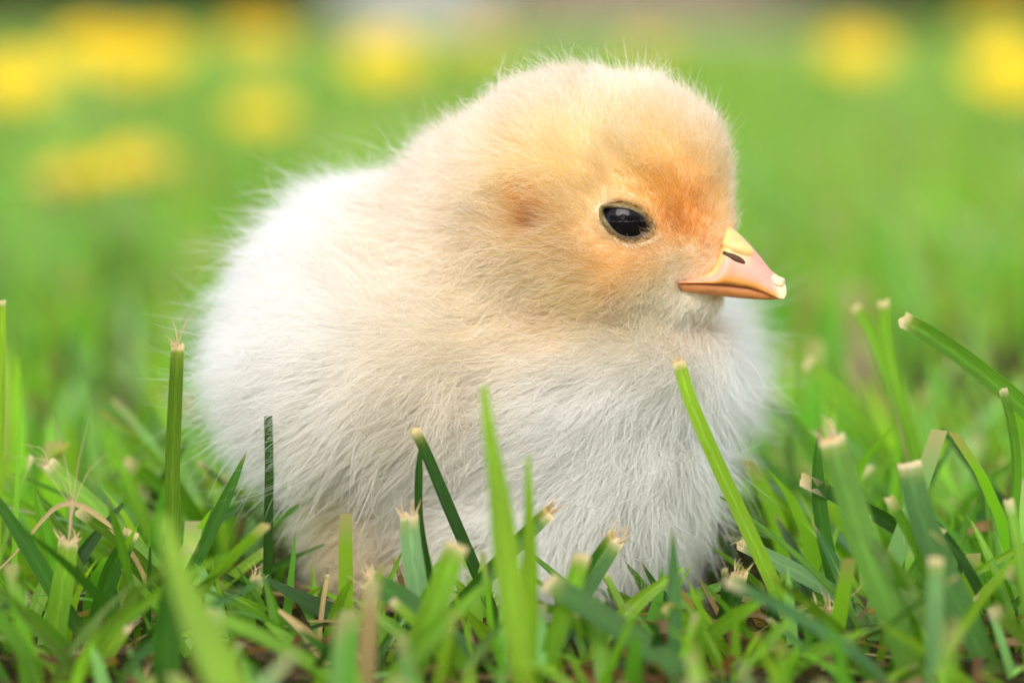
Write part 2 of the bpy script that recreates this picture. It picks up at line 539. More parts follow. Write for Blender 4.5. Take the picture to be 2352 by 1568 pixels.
m, nt, p, out = new_mat('eye')
p.inputs['Base Color'].default_value = (0.006, 0.005, 0.006, 1)
p.inputs['Roughness'].default_value = 0.02
p.inputs['Specular IOR Level'].default_value = 0.22
M_EYE = m
m, nt, p, out = new_mat('eyelid')
a_ = nt.nodes.new('ShaderNodeAttribute'); a_.attribute_name = 'tint'
nt.links.new(a_.outputs['Color'], p.inputs['Base Color'])
p.inputs['Roughness'].default_value = 0.5
p.inputs['Subsurface Weight'].default_value = 0.2
p.inputs['Subsurface Scale'].default_value = 0.0004
tc = nt.nodes.new('ShaderNodeTexCoord'); no = nt.nodes.new('ShaderNodeTexVoronoi'); no.inputs['Scale'].default_value = 4500
bp = nt.nodes.new('ShaderNodeBump'); bp.inputs['Strength'].default_value = 0.4; bp.inputs['Distance'].default_value = 0.0001
nt.links.new(tc.outputs['Object'], no.inputs['Vector']); nt.links.new(no.outputs[0], bp.inputs['Height']); nt.links.new(bp.outputs[0], p.inputs['Normal'])
M_LID = m
make_eye(); make_eye(True)

# --- beak
m, nt, p, out = new_mat('beak')
a_ = nt.nodes.new('ShaderNodeAttribute'); a_.attribute_name = 'tint'
tc = nt.nodes.new('ShaderNodeTexCoord'); no = nt.nodes.new('ShaderNodeTexNoise'); no.inputs['Scale'].default_value = 700; no.inputs['Detail'].default_value = 6
ml = nt.nodes.new('ShaderNodeMath'); ml.operation = 'MULTIPLY_ADD'; ml.inputs[1].default_value = 0.35; ml.inputs[2].default_value = 0.82
vm = nt.nodes.new('ShaderNodeVectorMath'); vm.operation = 'SCALE'
nt.links.new(tc.outputs['Object'], no.inputs['Vector']); nt.links.new(no.outputs['Fac'], ml.inputs[0])
nt.links.new(a_.outputs['Color'], vm.inputs[0]); nt.links.new(ml.outputs[0], vm.inputs['Scale'])
nt.links.new(vm.outputs[0], p.inputs['Base Color'])
bp = nt.nodes.new('ShaderNodeBump'); bp.inputs['Strength'].default_value = 0.25; bp.inputs['Distance'].default_value = 0.0002
nt.links.new(no.outputs['Fac'], bp.inputs['Height']); nt.links.new(bp.outputs[0], p.inputs['Normal'])
p.inputs['Roughness'].default_value = 0.46
p.inputs['Subsurface Weight'].default_value = 0.35
p.inputs['Subsurface Radius'].default_value = (1, 0.45, 0.25)
p.inputs['Subsurface Scale'].default_value = 0.0007
M_BEAK = m
M_NOSTRIL = simple('nostril', (0.075, 0.03, 0.010), 0.7)

def interp(x, xs, ys):
    return np.interp(x, xs, ys)

def beak_Y(px):
    return interp(px, [1540, 1680, 1810], [-0.82, -1.00, -1.32])

def make_upper():
    S = np.concatenate([np.linspace(1552, 1780, 22), [1788, 1795, 1800, 1804, 1806]])
    top = interp(S, [1552, 1600, 1636, 1652, 1665, 1690, 1718, 1745, 1770, 1785, 1795, 1802, 1806], [632, 620, 606, 562, 507, 530, 556, 588, 620, 632, 640, 648, 662])
    bot = interp(S, [1552, 1600, 1660, 1720, 1750, 1775, 1790, 1800, 1806], [640, 641, 646, 656, 667, 679, 686, 687, 676])
    hw = interp(S, [1552, 1600, 1665, 1720, 1760, 1790, 1800, 1806], [0.56, 0.53, 0.385, 0.255, 0.17, 0.10, 0.07, 0.02])
    prof = [(1.0, 0.0), (1.03, 0.10), (1.0, 0.22), (0.90, 0.40), (0.74, 0.60), (0.54, 0.79), (0.30, 0.93), (0.0, 1.0)]
    prof = prof + [(-a, b) for a, b in prof[-2::-1]]
    under = [(-0.7, 0.04), (0.0, 0.10), (0.7, 0.04)]
    full = prof + under
    V, C = [], []
    for s, t, b, w in zip(S, top, bot, hw):
        Y = beak_Y(s)
        pt, pb = at(s, t, Y), at(s, b, Y)
        f = smoothstep(1772, 1800, s)
        for a, h in full:
            q = pb * (1 - h) + pt * h
            # outward is toward/away from the midplane
            V.append(q + np.array([0.28 * a * w * 0.0, -a * w, 0]))
            edge = 1 - smoothstep(0.10, 0.30, h)
            pink = np.array([0.66, 0.31, 0.24]); orange = np.array([0.76, 0.31, 0.06]); cream = np.array([0.85, 0.72, 0.42])
            yel = np.array([0.82, 0.50, 0.20])
            k = pink * (1 - edge) + orange * edge
            base = (1 - smoothstep(1690, 1735, s)) * smoothstep(0.35, 0.6, h)
            k = k * (1 - base) + yel * base
            k = k * (1 - f) + cream * f
            C.append(k)
    n = len(full); F = []
    for i in range(len(S) - 1):
        for j in range(n):
            F.append((i * n + j, i * n + (j + 1) % n, (i + 1) * n + (j + 1) % n, (i + 1) * n + j))
    F.append(tuple(range(n))); F.append(tuple((len(S) - 1) * n + j for j in reversed(range(n))))
    return mesh_obj('upper_beak', V, F, M_BEAK, chick, colors=C)

def make_lower():
    S = np.linspace(1556, 1786, 20)
    top = interp(S, [1556, 1600, 1660, 1720, 1750, 1786], [640, 643, 648, 658, 668, 684])
    bot = interp(S, [1556, 1600, 1650, 1700, 1740, 1770, 1786], [668, 672, 678, 684, 687, 688, 686.5])
    hw = interp(S, [1556, 1600, 1665, 1720, 1760, 1786], [0.52, 0.48, 0.335, 0.21, 0.13, 0.05])
    full = [(1.0, 1.0), (1.0, 0.7), (0.92, 0.4), (0.74, 0.14), (0.4, 0.02), (0, 0), (-0.4, 0.02), (-0.74, 0.14), (-0.92, 0.4), (-1, 0.7), (-1, 1), (0, 1.0)]
    V, C = [], []
    for s, t, b, w in zip(S, top, bot, hw):
        Y = beak_Y(s); pt, pb = at(s, t, Y), at(s, b, Y)
        for a, h in full:
            V.append(pb * (1 - h) + pt * h + np.array([0, -a * w, 0]))
            k = np.array([0.77, 0.26, 0.03]) * (1 - h) + np.array([0.76, 0.32, 0.15]) * h
            C.append(k)
    n = len(full)
    F = [(i * n + j, i * n + (j + 1) % n, (i + 1) * n + (j + 1) % n, (i + 1) * n + j) for i in range(len(S) - 1) for j in range(n)]
    F.append(tuple(range(n))); F.append(tuple((len(S) - 1) * n + j for j in reversed(range(n))))
    return mesh_obj('lower_beak', V, F, M_BEAK, chick, colors=C)

upper = make_upper(); lower = make_lower()

def blob(name, centre, axes, radii, mat, parent, color=None, sub=3, warp=None):
    bm = bmesh.new(); bmesh.ops.create_icosphere(bm, subdivisions=sub, radius=1)
    V = np.array([v.co[:] for v in bm.verts]); F = [[v.index for v in f.verts] for f in bm.faces]; bm.free()
    if warp is not None:
        V = warp(V)
    W = centre + sum(V[:, i:i + 1] * radii[i] * np.asarray(axes[i]) for i in range(3))
    C = np.tile(np.array(color), (len(W), 1)) if color is not None else None
    return mesh_obj(name, W, F, mat, parent, colors=C)

for side in (-1, 1):
    def bp_(px, py, off):
        q = at(px, py, beak_Y(px)); q[1] += side * off
        return q
    ax = nrm(at(1724, 596, -1.0) - at(1664, 556, -1.0))
    ay = np.array([0, 1.0, 0]); az = np.cross(ax, ay)
    az = az if az[2] > 0 else -az
    def bend(V):
        V = V.copy(); V[:, 2] += 0.35 * np.sin(V[:, 0] * 2.6) * 0.6 - 0.3 * V[:, 0] ** 2; return V
    blob('nostril', bp_(1688, 591, 0.238), (ax, ay, az), (0.185, 0.06, 0.048), M_NOSTRIL, upper, warp=bend)
    blob('nostril_flap', bp_(1696, 569, 0.150), (ax, ay, az), (0.215, 0.090, 0.10), M_BEAK, upper, color=(0.82, 0.52, 0.20), warp=bend)
tooth_w = lambda V: V * np.array([1, 1, 1]) + 0.12 * np.sin(V[:, [1, 2, 0]] * 5)
blob('egg_tooth', at(1787, 648, -1.27) + np.array([0, 0, 0]), (nrm([0.75, 0, -0.6]), (0, 1, 0), nrm([0.6, 0, 0.75])), (0.105, 0.085, 0.075), M_BEAK, upper, color=(0.66, 0.56, 0.34), warp=tooth_w)

# --- down: fine strands grown over the whole bird
def sample_surface(n):
    T = []
    for f in FF:
        T.append((f[0], f[1], f[2]))
        if len(f) == 4:
            T.append((f[0], f[2], f[3]))
    T = np.array(T)
    A, B, C = FV[T[:, 0]], FV[T[:, 1]], FV[T[:, 2]]
    ar = np.linalg.norm(np.cross(B - A, C - A), axis=1)
    mid = (A + B + C) / 3
    ar = ar * (1 + 0.9 * head_weight(mid)) * (mid[:, 2] > 0.15)
    k = rng.choice(len(T), n, p=ar / ar.sum())
    r1 = np.sqrt(rng.random(n))[:, None]; r2 = rng.random(n)[:, None]
    return (1 - r1) * A[k] + r1 * (1 - r2) * B[k] + r1 * r2 * C[k]

def vnoise(P, f, seed):
    r = np.random.default_rng(seed)
    o = np.zeros((len(P), 3))
    for i in range(5):
        w = r.normal(0, f, (3, 3)); ph = r.uniform(0, 6.28, 3)
        o += np.sin(P @ w + ph)
    return o / 2.2

def make_down(N=215000):
    P = sample_surface(N)
    P = P - grad(P) * sdf(P)[:, None]
    Nn = grad(P)
    # keep eye, lids and beak bare
    keep = np.ones(len(P), bool)
    for mir in (False, True):
        Q = P.copy()
        if mir:
            Q[:, 1] = 2 * HEAD_C[1] - 0.25 - Q[:, 1]
        q = Q - EYE_C
        qx, qy, qn = q @ eu, q @ ev, q @ eye_n
        keep &= ~(in_poly(qx, qy, LID_OUT * 0.98) & (qn > 0))
    # the beak emerges from the face
    bx = P[:, 0] - at(1640, 560, -0.9)[0]
    inbeak = (P[:, 0] > at(1668, 600, -0.9)[0]) & (P[:, 2] < at(1680, 545, -0.9)[2]) & (P[:, 2] > at(1680, 690, -0.9)[2])
    mouth = (P[:, 0] > at(1564, 600, -1.0)[0]) & (P[:, 2] < at(1600, 630, -1.2)[2]) & (P[:, 2] > at(1600, 676, -1.2)[2])
    keep &= ~inbeak & ~mouth
    P, Nn = P[keep], Nn[keep]
    n = len(P)
    hw = head_weight(P)
    eye_d = np.minimum(np.linalg.norm(P - eye_p, axis=1), 9)
    beak_d = np.linalg.norm((P - BEAK_C) * np.array([1, 0.8, 1]), axis=1)
    # grooming direction
    f_head = nrm(P - BEAK_C + np.array([0.35, 0, 0.0]))
    f_body = nrm(P - THROAT_C) + np.array([-0.20, 0.1, -0.40])
    f = f_head * hw[:, None] + nrm(f_body) * (1 - hw)[:, None]
    f = f + 0.30 * vnoise(P, 1.3, 3) + 0.24 * vnoise(P, 4.0, 4) + 0.16 * vnoise(P, 9.0, 5)
    f = nrm(f - Nn * np.sum(f * Nn, 1)[:, None])
    # around the eye the down parts and sweeps back along the lids
    L = 0.98 * (1 - hw) + 0.42 * hw
    tail = smoothstep(-2.4, -4.0, P[:, 0])
    tail = tail * smoothstep(at(600, 1010, 1)[2], at(600, 900, 1)[2], P[:, 2])
    L = L + 0.20 * tail
    low = 1 - smoothstep(at(600, 1150, 1)[2], at(600, 960, 1)[2], P[:, 2])
    L = L * (1 - 0.42 * low * smoothstep(-1.0, -2.2, P[:, 0]))
    L = L + 0.35 * np.exp(-(np.linalg.norm(P - at(800, 970, -1.0), axis=1) / 0.9) ** 2)
    face = 1 - smoothstep(0.25, 1.5, beak_d)
    L = L * (1 - 0.62 * face)
    L = np.where(eye_d < 0.62, L * (0.40 + 0.6 * smoothstep(0.3, 0.62, eye_d)), L)
    L = L * rng.uniform(0.62, 1.25, n)
    stray = rng.random(n) < 0.12
    L = np.where(stray, L * rng.uniform(1.1, 1.55, n), L)
    lift = 0.72 * (1 - hw) + 0.80 * hw            # how far the down stands off the skin
    lift = lift * (1 - 0.35 * face) + 0.10 * rng.normal(0, 1, n)
    lift = np.where(eye_d < 0.6, lift * 0.55, lift)
    d0 = nrm(Nn * (lift + 0.25)[:, None] + f * 0.75 + 0.24 * rng.normal(0, 1, (n, 3)))
    d1 = nrm(Nn * (lift * 0.45)[:, None] + f * 1.0 + np.array([0, 0, -0.10]) * (1 - hw)[:, None] + 0.40 * rng.normal(0, 1, (n, 3)) + 0.22 * vnoise(P, 8.0, 6))
    K = 6
    S = np.zeros((n, K, 3)); S[:, 0] = P - Nn * 0.02
    curl = 0.45 * rng.normal(0, 1, (n, 3))
    for k in range(1, K):
        t = (k - 0.5) / (K - 1)
        d = nrm(d0 * (1 - t) + d1 * t + curl * t * t)
        S[:, k] = S[:, k - 1] + d * (L / (K - 1))[:, None]
    # wisps: strands gather toward a neighbour's tip
    ng = n // 11
    gi = rng.choice(n, ng, replace=False)
    kd = kdtree.KDTree(ng)
    for i, g in enumerate(gi):
        kd.insert(P[g], i)
    kd.balance()
    near = np.array([kd.find(p)[1] for p in P.tolist()])
    G = S[gi[near]]
    cl = (0.36 * (1 - hw) + 0.20 * hw) * rng.uniform(0.3, 1.2, n)
    cl[stray] *= 0.2
    tt = (np.linspace(0, 1, K) ** 1.4)[None, :, None]
    S = S * (1 - cl[:, None, None] * tt) + G * (cl[:, None, None] * tt)
    # nothing goes back into the flesh or through the eye
    for k in range(2, K):
        s = sdf(S[:, k]); bad = s < 0.02
        if bad.any():
            S[bad, k] += grad(S[bad, k]) * (0.03 - s[bad])[:, None]
    S[:, :, 2] = np.maximum(S[:, :, 2], -0.05)
    C = down_colour(P) * rng.uniform(0.90, 1.05, (n, 1))
    C *= 1 + 0.05 * vnoise(P, 5.0, 9)[:, :1]
    pale = rng.random(n) < 0.18
    C[pale] = C[pale] * 0.5 + 0.485
    C = np.clip(C, 0.02, 0.985)
    R = 0.0029 * (1 - 0.2 * hw) * rng.uniform(0.7, 1.2, n)
    rad = R[:, None] * np.array([1, 1, 0.95, 0.8, 0.55, 0.2])[None]
    # pale lash feathers under the eye
    lash = closed_curve(LID_OUT, 120)
    sel = [i for i in range(120) if lash[i, 1] < -0.10 and lash[i, 0] > -0.16 and rng.random() < 0.75]
    LS, LC, LR = [], [], []
    for i in sel:
        q = lash[i] * 1.02
        h0 = skin_height(q[None])[0]
        b0 = EYE_C + eu * q[0] + ev * q[1] + eye_n * (h0 + 0.03)
        dq = np.array([0.45, -0.25]) if q[0] > 0.05 else np.array([0.15, -0.6])
        dd = nrm(eu * (dq[0] + rng.normal(0, 0.12)) + ev * dq[1] + eye_n * 0.30)
        l = rng.uniform(0.05, 0.085)
        LS.append(np.array([b0 + dd * l * k / (K - 1) for k in range(K)])); LC.append(np.array([0.88, 0.79, 0.62]) * rng.uniform(0.8, 1.05)); LR.append(np.full(K, 0.0058) * [1, 1.1, 1.1, 1, 0.9, 0.6])
    S = np.concatenate([S, np.array(LS)]); C = np.concatenate([C, np.array(LC)]); rad = np.concatenate([rad, np.array(LR)])
    n = len(S)
    hc = bpy.data.hair_curves.new('down')
    hc.add_curves([K] * n)
    hc.attributes['position'].data.foreach_set('vector', (S * CM).astype(np.float32).ravel())
    ra = hc.attributes.get('radius') or hc.attributes.new('radius', 'FLOAT', 'POINT')
    ra.data.foreach_set('value', (rad * CM).astype(np.float32).ravel())
    c4 = np.ones((n, 4), np.float32); c4[:, :3] = C
    hc.attributes.new('tint', 'FLOAT_COLOR', 'CURVE').data.foreach_set('color', c4.ravel())
    m = bpy.data.materials.new('down'); m.use_nodes = True
    nt = m.node_tree; nt.nodes.clear()
    out = nt.nodes.new('ShaderNodeOutputMaterial')
    a_ = nt.nodes.new('ShaderNodeAttribute'); a_.attribute_name = 'tint'
    hp = nt.nodes.new('ShaderNodeBsdfHairPrincipled')
    hp.parametrization = 'COLOR'
    hp.inputs['Roughness'].default_value = 0.5
    hp.inputs['Radial Roughness'].default_value = 0.8
    df = nt.nodes.new('ShaderNodeBsdfDiffuse')
    gm = nt.nodes.new('ShaderNodeGamma'); gm.inputs[1].default_value = 2.7
    hb = nt.nodes.new('ShaderNodeMixShader'); hb.inputs[0].default_value = 0.22
    nt.links.new(a_.outputs['Color'], gm.inputs[0]); nt.links.new(gm.outputs[0], hp.inputs['Color'])
    nt.links.new(a_.outputs['Color'], df.inputs['Color'])
    nt.links.new(hp.outputs[0], hb.inputs[1]); nt.links.new(df.outputs[0], hb.inputs[2])
    nt.links.new(hb.outputs[0], out.inputs['Surface'])
    hc.materials.append(m)
    o = bpy.data.objects.new('down', hc); col.objects.link(o); o.parent = chick
    return o
make_down()

# ------------------------------------------------------------------ grass blades one can pick out
GREEN = dict(dark=(0.022, 0.075, 0.008), deep=(0.044, 0.145, 0.014), mid=(0.090, 0.230, 0.014), light=(0.155, 0.330, 0.022),  # dark also carries painted shade for blades turned away
             lime=(0.200, 0.370, 0.020), blue=(0.075, 0.190, 0.065), pale=(0.150, 0.300, 0.120), olive=(0.085, 0.170, 0.010),
             dry=(0.50, 0.36, 0.19), brown=(0.28, 0.14, 0.05))
CREAM = np.array([0.66, 0.54, 0.36])

def catmull(P, n):
    P = np.asarray(P, float); m_ = len(P)
    Q = np.concatenate([[2 * P[0] - P[1]], P, [2 * P[-1] - P[-2]]])
    o = []
    for i in range(n + 1):
        s = min(i / n * (m_ - 1), m_ - 1 - 1e-6); k = int(s); f = s - k
        p0, p1, p2, p3 = Q[k:k + 4]
        o.append(0.5 * ((2 * p1) + (-p0 + p2) * f + (2 * p0 - 5 * p1 + 4 * p2 - p3) * f * f + (-p0 + 3 * p1 - 3 * p2 + p3) * f ** 3))
    return np.array(o)

def frame_along(Q, turn, look=None):
    T = nrm(np.gradient(Q, axis=0))
    view = look if look is not None else np.array([0, -1.0, 0.15])
    W = nrm(np.cross(T, view))
    N = nrm(np.cross(W, T))
    ca, sa = math.cos(turn), math.sin(turn)
    return T, W * ca + N * sa, N * ca - W * sa

def blade_geometry(Q, width, turn, fold, tip, tint, base_scale=0.8):
    """Q from tip to root; width (cm) at middle. Returns verts, faces, colours, uvs"""
    T, W, N = frame_along(Q, turn)
    n = len(Q); m_ = 9
    s = np.concatenate([[0], np.cumsum(np.linalg.norm(np.diff(Q, axis=0), axis=1))]); Lh = s[-1]; s = s / Lh
    if tip == 'point':
        ww = width * np.minimum(1, (s * Lh / (width * 4.5)) ** 0.75 + 0.04)
    elif tip == 'taper':
        ww = width * (0.25 + 0.75 * np.minimum(1, s * 2.2))
    else:
        ww = width * (0.86 + 0.14 * np.minimum(1, s * 3))
    ww = ww * (1 - (1 - base_scale) * smoothstep(0.6, 1.0, s))
    V, C, U = [], [], []
    tint = np.array(tint)
    jag = np.convolve(rng.uniform(-1, 1, m_ + 2), [0.3, 0.5, 0.3], 'valid') * width * (0.30 if tip == 'frayed' else 0.16)
    dryl = min(width * 0.8, 0.16)
    for i in range(n):
        for j in range(m_):
            u = j / (m_ - 1) * 2 - 1
            p = Q[i] + W[i] * u * ww[i] / 2 + N[i] * (abs(u) ** 1.3 * fold * ww[i] / 2)
            if i == 0 and tip in ('cut', 'frayed'):
                p = p - T[0] * jag[j]
            V.append(p); U.append(((u + 1) / 2, s[i] * Lh))
            k = tint * (1 + 0.10 * math.sin(s[i] * 9 + tint[0] * 40))
            if abs(u) < 0.15:
                k = k * 1.25
            k = k * (1 - 0.15 * s[i]) + np.array([0.06, 0.05, 0.0]) * smoothstep(0.75, 1, s[i])
            if tip in ('cut', 'frayed'):
                e = 1 - smoothstep(dryl * 0.25, dryl * 0.75, s[i] * Lh + (jag[j] * 0.5))
                e2 = 1 - smoothstep(dryl * 0.7, dryl * 1.7, s[i] * Lh)
                k = k * (1 - 0.5 * e2) + np.array([0.24, 0.30, 0.05]) * 0.5 * e2
                k = k * (1 - e) + CREAM * e
            elif tip == 'point':
                e = 1 - smoothstep(0, width * 1.2, s[i] * Lh)
                k = k * (1 - 0.6 * e) + np.array([0.42, 0.30, 0.16]) * 0.6 * e
            C.append(k)
    F = [(i * m_ + j, i * m_ + j + 1, (i + 1) * m_ + j + 1, (i + 1) * m_ + j) for i in range(n - 1) for j in range(m_ - 1)]
    return V, F, C, U, T, W, N

def fibre_mesh(name, starts, parent, mat=None):
    """thin tapering three-sided fibres: list of (points, radius)"""
    V, F, C, U = [], [], [], []
    for Q, r in starts:
        Q = catmull(Q, 6); T, W, N = frame_along(Q, 0.3)
        b = len(V)
        for i in range(len(Q)):
            rr = r * (1 - 0.85 * i / (len(Q) - 1))
            for a in (0, 2.1, 4.2):
                V.append(Q[i] + (W[i] * math.cos(a) + N[i] * math.sin(a)) * rr); C.append(CREAM * rng.uniform(0.9, 1.25)); U.append((0.5, 0.5))
        for i in range(len(Q) - 1):
            for a in range(3):
                F.append((b + i * 3 + a, b + i * 3 + (a + 1) % 3, b + i * 3 + 3 + (a + 1) % 3, b + i * 3 + 3 + a))
    return mesh_obj(name, V, F, M_DRY, parent, colors=C, uvs=U)

def grass_blade(pts, Y, width, tint, tip, label, turn=0.0, fold=0.35, group=None, long_hairs=(), name='grass_blade', cat='grass blade'):
    """pts: layout positions from tip to root; Y: depth at tip and root"""
    Y0, Y1 = Y if isinstance(Y, tuple) else (Y, Y)
    ds = np.linspace(0, 1, len(pts))
    P = [at(a, b, Y0 + (Y1 - Y0) * t) for (a, b), t in zip(pts, ds)]
    if P[-1][2] > -0.1:                       # run on down into the turf
        d = P[-1] - P[-2]
        if d[2] > -0.15 * np.linalg.norm(d):
            d = np.array([d[0] * 0.5, d[1] * 0.5, -np.linalg.norm(d) * 0.5])
        P.append(P[-1] + d * ((P[-1][2] + 0.15) / -d[2]) * np.array([0.6, 0.6, 1]))
    w = width * per_px(Y0)
    Q = catmull(P, 22)
    # finer rings close to the tip so that the torn end is crisp
    extra = [Q[0] + (Q[1] - Q[0]) * f for f in (0.12, 0.3, 0.55)]
    Q = np.concatenate([[Q[0]], extra, Q[1:]])
    mat = M_DRY if tint in ('dry', 'brown') else M_BLADE
    V, F, C, U, T, W, N = blade_geometry(Q, w, turn, fold, tip, GREEN[tint])
    o = mesh_obj(name, V, F, mat, None, colors=C, uvs=U)
    tag(o, label, cat, group)
    if tip == 'frayed':
        st = []
        for k in range(7):
            u = rng.uniform(-0.9, 0.9)
            b = Q[0] + W[0] * u * w / 2 * 0.86 + N[0] * abs(u) ** 1.3 * fold * w / 2 + T[0] * w * 0.1
            l = w * rng.uniform(0.35, 1.0)
            d = nrm(-T[0] + W[0] * (u * 0.5 + rng.normal(0, 0.25)) + N[0] * rng.normal(0, 0.3))
            d2 = nrm(d + W[0] * rng.normal(0, 0.5) + N[0] * rng.normal(0, 0.4))
            st.append(([b, b + d * l * 0.5, b + d * l * 0.5 + d2 * l * 0.5], w * rng.uniform(0.035, 0.075)))
        for hp in long_hairs:
            b = Q[0] + T[0] * 0.02
            e = [at(a, c, Y0) for a, c in hp]
            st.append(([b] + e, 0.011))
        fibre_mesh('frayed_tip', st, o)
    return o

